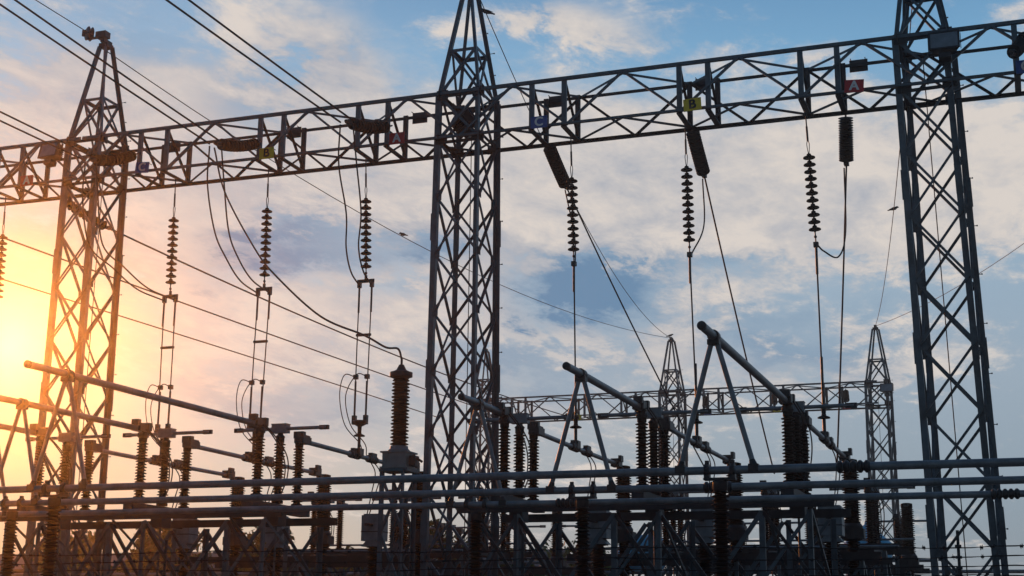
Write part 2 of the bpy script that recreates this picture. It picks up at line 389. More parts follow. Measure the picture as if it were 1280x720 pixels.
dup(beam, (XT[0], YC, 0), 'end of a lattice box beam left of the left tower, in the orange sun glow')
dup(beam, (XT[3], YC, 0), 'stub of lattice box beam running out of the picture right of the right tower')
dup(beam, (-16.72, FAR, 0), 'distant lattice beam between the two right far towers, with blue, yellow and red plates', group='far gantry beams')
dup(beam, (-26.82, FAR, 0), 'distant lattice beam from behind the middle tower to the next far tower', group='far gantry beams')
# the gantry goes on past the left edge of the picture
dup(tower, (XT[0], YC, 0), 'lattice steel tower beyond the left edge, holding up the beam end')
dup(tower, (XT[4], YC, 0), 'lattice steel tower beyond the right edge, holding up the beam stub')

# ------------------------------------------------------------------ phase plates
def letter_mesh(ch, size, thick):
    cu = bpy.data.curves.new('letter', 'FONT'); cu.body = ch; cu.size = size; cu.align_x = 'CENTER'; cu.align_y = 'CENTER'; cu.extrude = thick; cu.offset = 0.0
    to = bpy.data.objects.new('letter', cu); C.objects.link(to)
    me = bpy.data.meshes.new_from_object(to.evaluated_get(bpy.context.evaluated_depsgraph_get()))
    bpy.data.objects.remove(to)
    m = MB(); vs = [tuple(v.co) for v in me.vertices]; fs = [tuple(p.vertices) for p in me.polygons]
    for k, (sx, sy) in enumerate(((0, 0), (.009, .005), (-.009, -.005), (.009, -.005), (-.009, .005))):   # struck a little bolder
        m.add([(x + sx, y + sy, z + k * .0006) for x, y, z in vs], fs)
    me2 = bpy.data.meshes.new('letter'); me2.from_pydata(m.v, [], m.f); me2.update(); return me2
LET = {k: letter_mesh(k, .28, .004) for k in 'ABC'}
SIGN = {'A': (RED, WHITE, 'red', 'white'), 'B': (YEL, BLACK, 'yellow', 'black'), 'C': (BLU, WHITE, 'blue', 'white')}
def phase_sign(ph, x, y, z, label, back=False, tilt=0.0, group='phase letter plates'):
    m, lm, *_ = SIGN[ph]
    t = thing('phase_sign', label, 'phase sign', (x, y, z), math.pi if back else 0.0, group)
    t.rotation_euler[1] = tilt
    obj('plate', MB().box((0, 0, 0), (.38, .012, .27)), m, t)
    if back: obj('plate_back', MB().box((0, .011, 0), (.37, .008, .26)), BACK, t)
    me = LET[ph].copy(); me.materials.clear(); me.materials.append(lm)
    lo = bpy.data.objects.new('letter', me); C.objects.link(lo); lo.parent = t; lo.location = (0, -.010, 0); lo.rotation_euler = (math.pi / 2, 0, 0)
    m2 = MB()
    for s in (-1, 1):
        m2.tube([(s * .15, -.010, 0.11), (s * .15, .15, .11)], .010, 8)
    obj('bolt', m2, HARD, t)
    return t
bays = [(XT[1], 'left of middle tower'), (XT[2], 'right of middle tower')]
for bx, desc in bays:
    for ph in 'CBA':
        c = SIGN[ph]
        phase_sign(ph, bx + LINE[ph] + .12, YG - .205, 12.41, f'{c[2]} plate with a {c[3]} letter {ph} on the near beam {desc}', tilt=R(random.uniform(-4, 4)))
        phase_sign(ph, bx + LINE[ph] + .10, YB + .14, 13.36, f'dark blank plate on rear beam rail above the {c[2]} {ph} plate {desc}', back=True, group='plates seen from behind')
phase_sign('A', XT[0] + LINE['A'] + .15, YG - .205, 12.41, 'red plate with a white letter A on the beam left of the left tower')
phase_sign('C', XT[3] + LINE['C'] + .05, YG - .205, 12.41, 'blue plate with a white letter C cut by the right edge of the picture')
for bx, nm in ((-26.8, 'left'), (-16.72, 'right')):
    for ph in 'CBA':
        c = SIGN[ph]
        phase_sign(ph, bx + LINE[ph] + .1, FAR - .64, 12.25, f'tiny {c[2]} {ph} plate on the distant beam, {nm} span', group='plates on the far beam')

# ------------------------------------------------------------------ floodlights at the towers
def make_flood():
    t = thing('floodlight', '', 'floodlight', (0, 0, 0), 0, 'floodlights on the towers')
    m = MB()
    a = [(-.29, -.05, -.20), (.29, -.05, -.20), (.29, -.05, .20), (-.29, -.05, .20)]; b = [(-.2, .22, -.13), (.2, .22, -.13), (.2, .22, .13), (-.2, .22, .13)]
    m.add(a + b, [(0, 1, 2, 3), (7, 6, 5, 4), (0, 4, 5, 1), (1, 5, 6, 2), (2, 6, 7, 3), (3, 7, 4, 0)])
    for k in range(6): m.box((0, .24, -.12 + .048 * k), (.36, .10, .008))
    obj('housing', m, DSTEEL, t)
    obj('lens', MB().box((0, -.056, 0), (.52, .008, .34)), GLASS, t)
    obj('rim', MB().box((0, -.06, .19), (.6, .03, .03)).box((0, -.06, -.19), (.6, .03, .03)).box((-.285, -.06, 0), (.03, .03, .35)).box((.285, -.06, 0), (.03, .03, .35)), DSTEEL, t)
    obj('yoke', MB().box((-.31, .06, .02), (.012, .06, .34)).box((.31, .06, .02), (.012, .06, .34)).box((0, .06, -.19 - .05), (.63, .06, .012)).box((0, .10, -.30), (.24, .2, .12)), HARD, t)
    return t
fl = make_flood()
fl.location = (-1.04, YG - .28, 13.10); fl.rotation_euler = (R(-12), 0, 0); fl['label'] = 'dark floodlight box near the top of the right tower'
f2 = dup(fl, (XT[1] - .85, YG - .15, 13.15), 'floodlight box at the head of the left tower, glowing red brown'); f2.rotation_euler = (R(-12), 0, R(-8))
f3 = dup(fl, (XT[2] - .12, YC + .05, 12.88), 'dark floodlight box inside the middle tower at beam height'); f3.rotation_euler = (R(-25), R(28), R(160))
f4 = dup(fl, (-6.15, FAR - .95, 13.0), 'tiny floodlight box on the distant tower beside the right near tower'); f4.rotation_euler = (R(-12), 0, 0)

# ------------------------------------------------------------------ suspension strings
def disc_mb(z):
    return MB().lathe([(z + .062, .030), (z + .05, .045), (z + .015, .05), (z + .008, .075), (z - .012, .118), (z - .026, .127), (z - .036, .124), (z - .030, .10), (z - .042, .085), (z - .034, .06), (z - .05, .028), (z - .085, .018)], n=20)
def make_string(nd=11):
    t = thing('suspension_insulator', '', 'insulator string', (0, 0, 0), 0, 'hanging insulator strings')
    p = .155; z = -1.06
    obj('hanger_rod', MB().tube([(0, 0, .05), (0, 0, -.42)], .014, 8).tube([(0, 0, -.40), (0, 0, -.72)], .022, 8), HARD, t)
    obj('shackle', MB().tube(spline([(.0, 0, -.70), (.025, 0, -.78), (.015, 0, -.93), (0, 0, -1.005), (-.015, 0, -.93), (-.025, 0, -.78), (0, 0, -.70)], 5), .009, 6), HARD, t)
    for k in range(nd):
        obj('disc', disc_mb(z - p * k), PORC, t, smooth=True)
    ze = z - p * nd
    obj('ball_link', MB().tube([(0, 0, ze + .09), (0, 0, ze - .17)], .014, 8).lathe([(0, .01), (.02, .03), (.05, .03), (.07, .01)], (0, 0, ze - .06), n=10), HARD, t)
    return t, ze - .17
string, zend = make_string()
DX = {}
names = {}
def phname(ph): return SIGN[ph][2] + ' ' + ph
SWAY = {'C': 1.5, 'B': 1.0, 'A': 2.2}                        # lean of each string, degrees
first = True
for bx, desc in bays:
    for ph in 'CBA':
        loc = (bx + SUSP[ph], YC, ZB0 - .03); lab = f'disc insulator string hanging below the beam near the {phname(ph)} plate {desc}'
        if first: string.location = loc; string['label'] = lab; first = False; s2 = string
        else: s2 = dup(string, loc, lab)
        s2.rotation_euler = (R(random.uniform(-.2, .2)), R(-SWAY[ph]), 0)
dup(string, (XT[0] + SUSP['A'] - .05, YC, ZB0 - .03), 'disc insulator string at the left edge bleached by the sun')
OFF = {k: -zend * math.sin(R(SWAY[k])) for k in SWAY}
ZE = ZB0 - .03 + zend                                       # height of the clamps under the strings

# ------------------------------------------------------------------ dead-end (tension) strings
def tension_string(p0, p1, label, group, nd=12, droop=.10, r=.135):
    p0 = Vector(p0); p1 = Vector(p1)
    t = thing('tension_insulator', label, 'insulator string', p0, 0, group)
    d = (p1 - p0); L_ = d.length; path = curve((0, 0, 0), d, droop, nd + 4)
    def tangent(i): return (path[i + 1] - path[i]).normalized()
    obj('link', MB().tube([path[0], path[1], path[2]], .02, 8), HARD, t)
    stp = L_ / (nd + 4); k = stp / .143
    for i in range(nd):
        a = path[i + 2].lerp(path[i + 3], .5); td = tangent(i + 2)
        prof = [(-.07 * k, .05), (-.045 * k, .06), (-.03 * k, r * .86), (-.008 * k, r), (.016 * k, r), (.03 * k, r * .9), (.034 * k, .06), (.075 * k, .045)]
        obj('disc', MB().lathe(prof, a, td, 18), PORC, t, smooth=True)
    e = path[-2]; td = tangent(nd + 3)
    obj('dead_end_clamp', MB().tube([path[-3], path[-2]], .03, 8).tube([path[-2], path[-1]], .036, 8).box(e, (.10, .16, .08)), HARD, t)
    return t
# incoming side, left bay (and the next bay to the right)
front = {}
for ph, (u0, v0, u1, v1) in {'A': (490, 157, 432, 151), 'B': (327, 177, 268, 178), 'C': (174, 191, 112, 199)}.items():
    p0 = at(u0, v0, YG - .05); p1 = at(u1, v1, YG - 2.0)
    tension_string(p0, p1, f'ribbed insulator string lying level along the beam by {phname(ph)} plate left of middle tower', 'dead end strings of the incoming line')
    front[ph] = p1
p0 = at(1283, 40, YG - .05); p1 = at(1264, 66, YG - 1.6)
tension_string(p0, p1, 'dark ribbed insulator string cut by the right edge of the picture', 'dead end strings of the incoming line', nd=10)
# outgoing side, right bay and the bays at the left
rear = {}
for ph, (u0, v0, u1, v1, Y1, u2, v2, Y2) in {'C': (684, 178, 709, 236, 30.25, 880, 583, 37.0), 'B': (864, 158, 881, 222, 30.1, 968, 592, 36.2), 'A': (1057, 140, 1058, 207, 29.6, 1046, 588, 30.6)}.items():
    p0 = at(u0, v0, YB + .05); p1 = at(u1, v1, Y1)
    tension_string(p0, p1, f'stubby dark ribbed insulator tilting down below the {phname(ph)} plate right of middle tower', 'dead end strings on the rear of the gantry', nd=19 if ph == 'A' else 16, droop=.02, r=.155)
    rear[ph] = (p1, at(u2, v2, Y2))
pW = {'A': ((-23.0, YB + .05, 12.35), at(140, 287, 30.7)), 'B': ((-26.35, YB + .05, 12.35), Vector((-26.3, 30.7, 12.05))), 'C': ((-29.75, YB + .05, 12.35), Vector((-29.7, 30.7, 12.0)))}
for ph, (a, b) in pW.items():
    tension_string(a, b, {'A': 'ribbed insulator string slanting down behind the left tower in the sun glow', 'B': 'ribbed insulator string beyond the left edge, second from the left tower', 'C': 'ribbed insulator string beyond the left edge, third from the left tower'}[ph], 'dead end strings on the rear of the gantry', nd=11, droop=.05)

# ------------------------------------------------------------------ conductors
def wire(name, pts, r, label, cat, group=None, m=CABLE, n=6):
    return tag(obj(name, MB().tube(pts, r, n), m, smooth=True), label, cat, group)
dirs = {'A': Vector((-.20, -1, .183)), 'B': Vector((-.30, -1, .29)), 'C': Vector((-.34, -1, .20))}
for ph in 'ABC':
    p = front[ph]; d = dirs[ph]
    for k, sx in enumerate((-.15, .15)):
        a = p + Vector((sx * .8, 0, -.02 + (.05 if k else 0))); b = p + d * 27 + Vector((sx * 1.6, 0, .25 * k))
        wire('line_conductor', curve(a, b, .35), .021, f'{["lower", "upper"][k]} wire of the overhead pair meeting the beam at the {phname(ph)} plate', 'overhead wire', 'incoming line wires')
    # jumper loops from the dead end down to the suspension clamp
    bx = XT[1] + SUSP[ph]
    for k, sx in enumerate((-.15, .15)):
        end = Vector((bx + OFF[ph] + sx, YC - .02, ZE - .14))
        a = p + Vector((sx, .05, -.05))
        drop = 2.9
        pts = spline([a, a + Vector((-.02 + (sx > 0) * .12, .05, -.9)), a + Vector((.05 + (sx > 0) * .05, .35, -1.9)), Vector((a.x * .62 + end.x * .38, a.y + .95, ZE + .35)), Vector((a.x * .3 + end.x * .7, a.y + 1.6, ZE - .02)), end], 8)
        wire('jumper_cable', pts, .018, f'{["left", "right"][k]} jumper cable looping from beam to the {phname(ph)} disc string left of middle tower', 'jumper cable', 'jumper loops')
for ph in 'CBA':
    a, b = rear[ph]
    m = (a.lerp(b, .93))
    wire('down_conductor', curve(a, b, .12), .020, f'slanting wire running down from the stubby {phname(ph)} insulator right of middle tower', 'overhead wire', 'slanting down wires')
    end = Vector((XT[2] + SUSP[ph] + OFF[ph] + .03, YC, ZE - .03))
    if ph == 'A':
        p1 = at(1057, 290, 29.3); p2 = at(1048, 321, 29.0)
        pts = spline([a + Vector((-.05, 0, -.05)), p1, p2, at(1030, 314, 28.6), end], 8)
    else:
        pts = spline([a + Vector((-.05, 0, -.03)), a.lerp(end, .5) + Vector((.08 if ph == 'C' else .12, 0, -.25)), end], 8)
    wire('jumper_cable', pts, .017, f'short cable from the stubby {phname(ph)} insulator to the disc string right of middle tower', 'jumper cable', 'jumper loops')
WE = {'A': (-21.7, 67.5, 12.15, .35), 'B': (-25.14, 67.5, 12.3, .05), 'C': (-28.5, 67.5, 12.3, -.05)}
for ph in 'ABC':
    x, y, z, s = WE[ph]
    wire('line_conductor', curve(pW[ph][1], (x, y, z), s), .026, {'A': 'highest of three long wires sloping from the left tower to the far beam', 'B': 'middle of three long wires sloping from the left edge to the far beam', 'C': 'lowest of three long wires sloping from the left edge to the far beam'}[ph], 'overhead wire', 'wires to the far gantry')
    if ph != 'C':
        tension_string((x, FAR - .55, 12.5), (x, y, z), {'A': 'distant dark string insulator on the far beam next to the yellow plate', 'B': 'distant dark string insulator at the far beam end behind the middle tower'}[ph], 'dead end strings on the far beam', nd=10, droop=.05)
for x, nm in ((-14.9, 'blue C'), (-11.5, 'yellow B'), (-8.1, 'red A')):
    tension_string((x, FAR - .55, 13.1), (x + .15, FAR - 1.5, 12.35), f'distant dark string insulator over the {nm} plate of the far right beam', 'dead end strings on the far beam', nd=9, droop=.05)
# shield wires between the peaks
PZ = 16.2
wire('shield_wire', curve((XT[1] + .1, YC, PZ - .25), (-16.72, FAR, PZ), 1.35), .013, 'thin shield wire from the left tower peak to the far tower peak', 'shield wire', 'shield wires')
wire('shield_wire', curve((XT[2] + .1, YC, PZ), (-16.72, FAR, PZ), 1.5), .012, 'thin shield wire falling from the middle tower peak to the far tower peak', 'shield wire', 'shield wires')
wire('shield_wire', curve((XT[3], YC, PZ), (-6.62, FAR, PZ), 1.3), .012, 'thin shield wire from the right tower peak down to the small tower beside it', 'shield wire', 'shield wires')
wire('shield_wire', curve((XT[4], YC, PZ), (-6.62, FAR, PZ), 1.3), .012, 'thin shield wire entering from the right edge to the far tower by the right tower', 'shield wire', 'shield wires')
wire('shield_wire', curve((XT[1] - .15, YC - .2, PZ + .1), (XT[1] - 8.2, YC - 26, PZ + 6), .2), .012, 'thin shield wire rising up left from the round fitting on the left tower peak', 'shield wire', 'shield wires')
wire('shield_wire', curve((-33, FAR, 10.3), (-16.72, FAR, PZ - 5.2), .3), .012, 'faint thin wire behind the three long wires', 'shield wire', 'shield wires') if False else None
# round fitting on the left tower's peak
t = thing('line_reel_fitting', 'round black spool fitting sitting on the left tower peak', 'line fitting', (XT[1] - .32, YC - .1, PZ + .12))
obj('spool', MB().lathe([(-.07, .16), (-.05, .19), (-.03, .12), (.03, .12), (.05, .19), (.07, .16)], (-.06, 0, .12), (.6, 1, 0), 18), HARD, t, smooth=True)
obj('bracket', MB().box((.16, 0, -.02), (.52, .05, .05)).box((-.22, 0, .16), (.10, .06, .16)).box((.36, 0, .02), (.30, .22, .16)), HARD, t)

# ------------------------------------------------------------------ birds and wire dampers
def make_bird():
    t = MB()
    pts = [(-.19, 0, -.02), (-.10, 0, .005), (-.03, 0, .035), (.05, 0, .055), (.095, 0, .085), (.125, 0, .10), (.150, 0, .098), (.185, 0, .088)]
    t.tube(pts, [.018, .022, .052, .055, .040, .036, .022, .004], 10)
    t.tube([(0, .015, .0), (.005, .015, -.045)], .006, 5).tube([(0, -.015, .0), (.005, -.015, -.045)], .006, 5)
    return t
def bird(p, rz, label):
    b = thing('bird', label, 'bird', p, rz, 'birds on the wires')
    obj('body', make_bird(), BIRD, b, smooth=True)
    obj('wing', MB().tube([(-.15, .05, .01), (-.05, .052, .035), (.05, .045, .06)], [.006, .022, .008], 8).tube([(-.15, -.05, .01), (-.05, -.052, .035), (.05, -.045, .06)], [.006, .022, .008], 8), BIRD, b, smooth=True)
def along(p0, p1, sag, t):
    p = Vector(p0).lerp(Vector(p1), t); p.z -= 4 * sag * t * (1 - t); return p
mp = ((XT[2] + .1, YC, PZ), (-16.72, FAR, PZ), 1.5)
bird(along(*mp, .030) + Vector((0, 0, .05)), R(200), 'small dark bird perched on the wire beside the middle tower peak')
bird(along(*mp, .985) + Vector((0, 0, .06)), R(20), 'tiny dark bird on the wire at the far tower peak')
bird(along((XT[1] + .1, YC, PZ - .25), (-16.72, FAR, PZ), 1.35, .36) + Vector((0, 0, .05)), R(170), 'small dark bird on the thin wire left of the middle tower')
bird(along((XT[3], YC, PZ), (-6.62, FAR, PZ), 1.3, .42) + Vector((0, 0, .05)), R(20), 'small dark bird on the thin wire between the far tower and the beam')
bird(along((XT[4], YC, PZ), (-6.62, FAR, PZ), 1.3, .36) + Vector((0, 0, .05)), R(0), 'small dark bird on the thin wire right of the right tower')
bird(along((XT[4], YC, PZ), (-6.62, FAR, PZ), 1.3, .50) + Vector((0, 0, .05)), R(0), 'small dark bird on the thin wire seen through the right tower')

# ------------------------------------------------------------------ drop conductors under the strings
def clampmb(c, s=1.0): return MB().box(c, (.07 * s, .10 * s, .16 * s)).box((c[0], c[1], c[2] - .02), (.13 * s, .06 * s, .05 * s)).tube([(c[0] - .08 * s, c[1], c[2] + .03), (c[0] + .08 * s, c[1], c[2] + .03)], .016, 8)
PX = {'C': [], 'B': [], 'A': []}
RX = {('R', 'C'): -8.98, ('R', 'B'): -6.40, ('R', 'A'): -3.84, ('L', 'C'): -19.15, ('L', 'B'): -16.70, ('L', 'A'): -14.05}
ZT = 5.45                                               # height of the switch terminals
ZY = 5.62
for side, bx, desc in (('L', XT[1], bays[0][1]), ('R', XT[2], bays[1][1])):
    for ph in 'CBA':
        x0 = bx + SUSP[ph] + OFF[ph]; x1 = RX[side, ph] + (.10 if side == 'L' else .05)
        t = thing('drop_conductor', f'{"paired vertical drop cables" if side == "L" else "single vertical drop cable"} below the {phname(ph)} disc string {desc}', 'drop cable', (x0, YC, 0), 0, 'vertical drop cables')
        dx = x1 - x0
        zt, zb = ZE - .02, ZY + .55
        if side == 'L':
            for s in (-1, 1):
                w = .155
                obj('cable', MB().tube([(s * w, 0, zt - .12), (s * w * .98 + dx * .5, 0, (zt + zb) / 2), (s * w * .9 + dx, 0, zb - .05)], .014, 6), CABLE, t)
                obj('cable_lug', MB().tube([(s * w, 0, zt - .10), (s * w, 0, zt - .75)], .024, 8).box((s * w, 0, zt - .10), (.08, .08, .14)), HARD, t)
                obj('cable_lug', MB().tube([(s * w * .9 + dx, 0, zb), (s * w * .9 + dx, 0, zb + .85)], .024, 8).box((s * w * .9 + dx, 0, zb + .95), (.10, .08, .10)).box((s * w * .9 + dx, 0, zb - .02), (.09, .09, .2)), HARD, t)
            obj('yoke_plate', MB().box((0, 0, zt - .02), (.42, .03, .08)).box((0, 0, zt + .04), (.06, .03, .14)), HARD, t)
            for f in (.40,):
                z = zt * (1 - f) + zb * f
                obj('spacer', MB().box((dx * f, 0, z), (.36, .05, .055)), HARD, t)
            obj('lower_yoke', MB().lathe([(0, .05), (.05, .14), (.10, .18), (.13, .16), (.14, .05)], (dx, 0, ZY + .38), (0, 0, 1), 12), HARD, t)
        else:
            obj('cable', MB().tube([(0, 0, zt), (dx * .5, 0, (zt + zb) / 2), (dx, 0, zb)], .018, 6), CABLE, t)
            obj('cable_lug', MB().tube([(0, 0, zt + .02), (0, 0, zt - .62)], .027, 8).box((0, 0, zt), (.10, .10, .10)), HARD, t)
            obj('cable_lug', MB().tube([(dx, 0, zb + .85), (dx, 0, zb - .15)], .027, 8), HARD, t)
        obj('anchor_disc', disc_mb(ZY + .22 - .02).lathe([(0, .03), (.1, .045), (.22, .05), (.24, .02)], (0, 0, ZY + .18), n=12), PORC, t, smooth=True).location = (dx, 0, 0)
        obj('anchor_clevis', MB().tube([(dx, 0, ZY + .16), (dx, 0, ZT - .04)], .035, 8).box((dx, 0, ZT - .02), (.16, .20, .16)), HARD, t)
        if side == 'L':
            for k in range(2):
                a = Vector((dx + (-.14 if k == 0 else .14), 0, zb + .95)); e = Vector((dx - .10 + k * .12, .35, ZT - .05))
                obj('loop_cable', MB().tube(spline([a, a + Vector((-.30 + .03 * k, .02, .06)), Vector((dx - .55 + k * .15, .05, zb + .55)), Vector((dx - .42 + k * .14, .1, zb - .1)), e + Vector((0, -.1, .25)), e], 7), .012, 6), CABLE, t)

# ------------------------------------------------------------------ near busbars
YP = [18.6, 20.85, 23.1]; ZP = [3.70, 3.71, 3.73]
BN = ['topmost and nearest of the three long horizontal pipes', 'middle one of the three long horizontal pipes', 'lowest and farthest of the three long horizontal pipes']
for i in range(3):
    t = thing('busbar', BN[i] + ' across the foreground', 'busbar', (0, YP[i], ZP[i]), 0, 'long foreground busbars')
    obj('tube', MB().tube([(-34, 0, 0), (-10, 0, 0), (14, 0, 0)], .054, 20), ALU, t, smooth=True)
    for x in {0: (-2.13,), 1: (-4.35,), 2: (-.40, -7.38)}[i]:
        m = MB()
        for k in range(5): m.lathe([(-.04, .054), (-.015, .082), (.015, .082), (.04, .054)], (x + (k - 2) * .085, 0, 0), (1, 0, 0), 16)
        obj('expansion_joint', m, HARD, t, smooth=True)
POSTX = {0: (-14.32, -3.85, 6.3), 1: (-16.92, -6.43, 3.7), 2: (-19.5, -9.04, 1.1)}
def make_post():
    t = thing('post_insulator', '', 'post insulator', (0, 0, 0), 0, 'busbar support insulators')
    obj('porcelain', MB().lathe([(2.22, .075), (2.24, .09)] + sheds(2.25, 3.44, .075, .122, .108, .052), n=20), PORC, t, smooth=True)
    obj('cap', MB().lathe([(3.43, .085), (3.45, .10), (3.55, .10), (3.57, .08)], n=18).box((0, 0, 3.585), (.42, .14, .03)), HARD, t, smooth=True)
    obj('base_flange', MB().lathe([(2.12, .13), (2.20, .13), (2.22, .09), (2.25, .085)], n=18), HARD, t, smooth=True)
    m = MB()
    for sx, sy in ((-1, -1), (1, -1), (1, 1), (-1, 1)):
        m.angle((sx * .15, sy * .15, .02), (sx * .15, sy * .15, 2.08), .07, .008, (-sx, 0, 0) if sx * sy < 0 else (0, -sy, 0))
        for k in range(4):
            z = .1 + k * .48
            (m.flat((-.15, sy * .15, z), (.15, sy * .15, z + .44), .04, .006, (0, 1, 0)) if sx < 0 else m.flat((sy * .15, -.15, z), (sy * .15, .15, z + .44), .04, .006, (1, 0, 0)))
    obj('pedestal', m, STEEL, t)
    obj('top_plate', MB().box((0, 0, 2.10), (.38, .38, .03)), STEEL, t)
    for s in (-1, 1):
        obj('clamp', MB().lathe([(-.03, .058), (-.028, .092), (.028, .092), (.03, .058)], (s * .17, 0, 3.70), (1, 0, 0), 14).box((s * .17, 0, 3.62), (.07, .12, .08)).box((s * .17, .0, 3.80), (.05, .05, .06)), HARD, t)
    return t
post = make_post(); fst = True
for i in range(3):
    for k, x in enumerate(POSTX[i]):
        lab = f'ribbed dark post insulator under the {["nearest", "middle", "farthest"][i]} foreground pipe, {["at the left of the picture", "right of the middle tower" if i < 2 else "under the middle tower", "beyond the right edge"][k]}'
        if fst: post.location = (x, YP[i], 0); post['label'] = lab; fst = False
        else: dup(post, (x, YP[i], ZP[i] - 3.70), lab)
# far busbar of the next yard
for Y, z, nm in ((48.0, 3.62, 'thin distant horizontal pipe along the bottom of the picture'), (51.0, 3.3, 'lower thin distant horizontal pipe at the bottom edge')):
    t = thing('busbar', nm, 'busbar', (0, Y, z), 0, 'distant busbars')
    obj('tube', MB().tube([(-48, 0, 0), (0, 0, 0), (20, 0, 0)], .06, 12), ALU, t, smooth=True)
    m = MB()
    for k in range(5): m.lathe([(-.05, .06), (-.02, .11), (.02, .11), (.05, .06)], (-2.8 + k * .12, 0, 0), (1, 0, 0), 14)
    obj('expansion_joint', m, HARD, t, smooth=True)

# ------------------------------------------------------------------ cross tubes on A-frames, from each busbar to its switch
SIDE = {'L': 'left of middle tower', 'R': 'right of middle tower'}
BUSOF = {'A': 0, 'B': 1, 'C': 2}
for (side, ph), x in RX.items():
    i = BUSOF[ph]; xa = x + ({'L': -.22, 'R': -.05}[side]); Y0 = YP[i]
    where = {'R': {'A': 'nearest and steepest of three right of middle tower', 'B': 'middle one of three right of middle tower', 'C': 'tube in front of the middle tower'},
             'L': {'A': 'longest tube crossing the left tower', 'B': 'second tube from the top at the left edge', 'C': 'lowest tube at the left edge'}}[side][ph]
    t = thing('cross_bus_tube', f'slanting pipe on V legs, {where}', 'bus tube', (xa, Y0, 0), 0, 'slanting bus tubes on V stands')
    ye = 24.3 - Y0; dx = x - xa
    obj('tube', MB().tube([(-dx * .9 / ye, -(.72 if side == 'R' else .95), 5.50), (0, 0, 5.50), (dx, ye, 5.47)], .058, 18), ALU, t, smooth=True)
    obj('end_cap', MB().lathe([(-.012, .045), (-.004, .058), (.0, .0615), (.05, .0615), (.052, .058)], (-dx * .9 / ye, -(.73 if side == 'R' else .96), 5.50), (0, 1, 0), 16), HARD, t, smooth=True)
    for s in (-1, 1):
        obj('stand_leg', MB().tube([(s * .03, 0, 5.44), (s * .48, 0, ZP[i] + .08)], .036, 12), ALU, t, smooth=True)
        obj('foot', MB().tube([(s * .465, 0, ZP[i] + .13), (s * .487, 0, ZP[i] + .045)], [.038, .058], 10).box((s * .487, 0, ZP[i] + .02), (.13, .12, .10)), HARD, t)
    obj('saddle', MB().box((0, 0, 5.415), (.16, .15, .07)).lathe([(-.07, .064), (-.068, .082), (.068, .082), (.07, .064)], (0, 0, 5.5), (0, 1, 0), 14), HARD, t)

# ------------------------------------------------------------------ disconnect switches
def switch_post(z0, z1, r=.118):
    return MB().lathe([(z0, .115), (z0 + .05, .115), (z0 + .07, .075)] + sheds(z0 + .08, z1 - .1, .068, r, r * .9, .058) + [(z1 - .09, .085), (z1, .085)], n=18)
def make_switch():
    t = thing('disconnect_switch', '', 'disconnect switch', (0, 0, 0), 0, 'disconnect switches')
    ys = (0.0, .82, 1.62)
    obj('base_beam', MB().prism((0, -.35, 3.92), (0, 2.0, 3.92), [(-.11, -.08), (.11, -.08), (.11, .08), (-.11, .08)], (1, 0, 0)), DSTEEL, t)
    for k, y in enumerate(ys):
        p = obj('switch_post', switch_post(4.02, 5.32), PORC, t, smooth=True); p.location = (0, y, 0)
        q = obj('terminal', MB().lathe([(5.30, .09), (5.34, .11), (5.40, .09), (5.48, .07)], n=14).box((0, 0, 5.36), (.16, .16, .09)).box((.0, .02, 5.46), (.13, .22, .09)) if k != 1 else MB().lathe([(5.30, .075), (5.34, .10), (5.38, .06), (5.43, .05)], n=14), HARD, p)
    b = obj('blade', MB().tube([(-.98, .82, 5.50), (0, .82, 5.50), (1.02, .82, 5.50)], .035, 12), ALU, t, smooth=True)
    obj('blade_tip', MB().box((.97, .82, 5.50), (.20, .06, .085)), HARD, b)
    obj('blade_tip', MB().box((-.95, .82, 5.50), (.20, .06, .085)), HARD, b)
    obj('hinge_box', MB().box((0, .82, 5.50), (.33, .17, .17)).box((0, .82, 5.592), (.35, .19, .012)), GREY, t)
    obj('jaw', MB().box((-.08, -.14, 5.50), (.05, .26, .15)).box((.08, -.14, 5.50), (.05, .26, .15)).box((.02, -.30, 5.58), (.16, .10, .12)).box((0, .06, 5.53), (.24, .12, .16)), HARD, t)
    obj('jaw', MB().box((-.08, 1.76, 5.42), (.05, .26, .14)).box((.08, 1.76, 5.42), (.05, .26, .14)).box((0, 1.62, 5.48), (.22, .12, .14)), HARD, t)
    obj('drive_box', MB().box((0, .82, 3.70), (.26, .34, .24)), DSTEEL, t)
    obj('drive_rod', MB().tube([(.0, .82, 3.6), (.0, .82, 1.2)], .022, 8), STEEL, t)
    obj('short_loop', MB().tube(spline([(.12, -.1, 5.46), (.20, .2, 5.25), (.22, .6, 4.9), (.20, .7, 4.5), (.14, .5, 4.1)], 6), .013, 6).tube(spline([(.16, -.1, 5.46), (.27, .2, 5.22), (.30, .6, 4.9), (.26, .7, 4.5), (.16, .6, 4.1)], 6), .013, 6), CABLE, t)
    return t
sw = make_switch(); fst = True
for (side, ph), x in RX.items():
    lab = f'switch with open level arm behind the pipes, {phname(ph)} line {SIDE[side]}'
    if fst: sw.location = (x, 24.3, 0); sw['label'] = lab; fst = False
    else: dup(sw, (x, 24.3, 0), lab)
for (side, ph), x in RX.items():
    dup(sw, (x, 36.4, -.25), f'smaller disconnect switch farther back, {phname(ph)} line {SIDE[side]}', group='disconnect switches farther back')

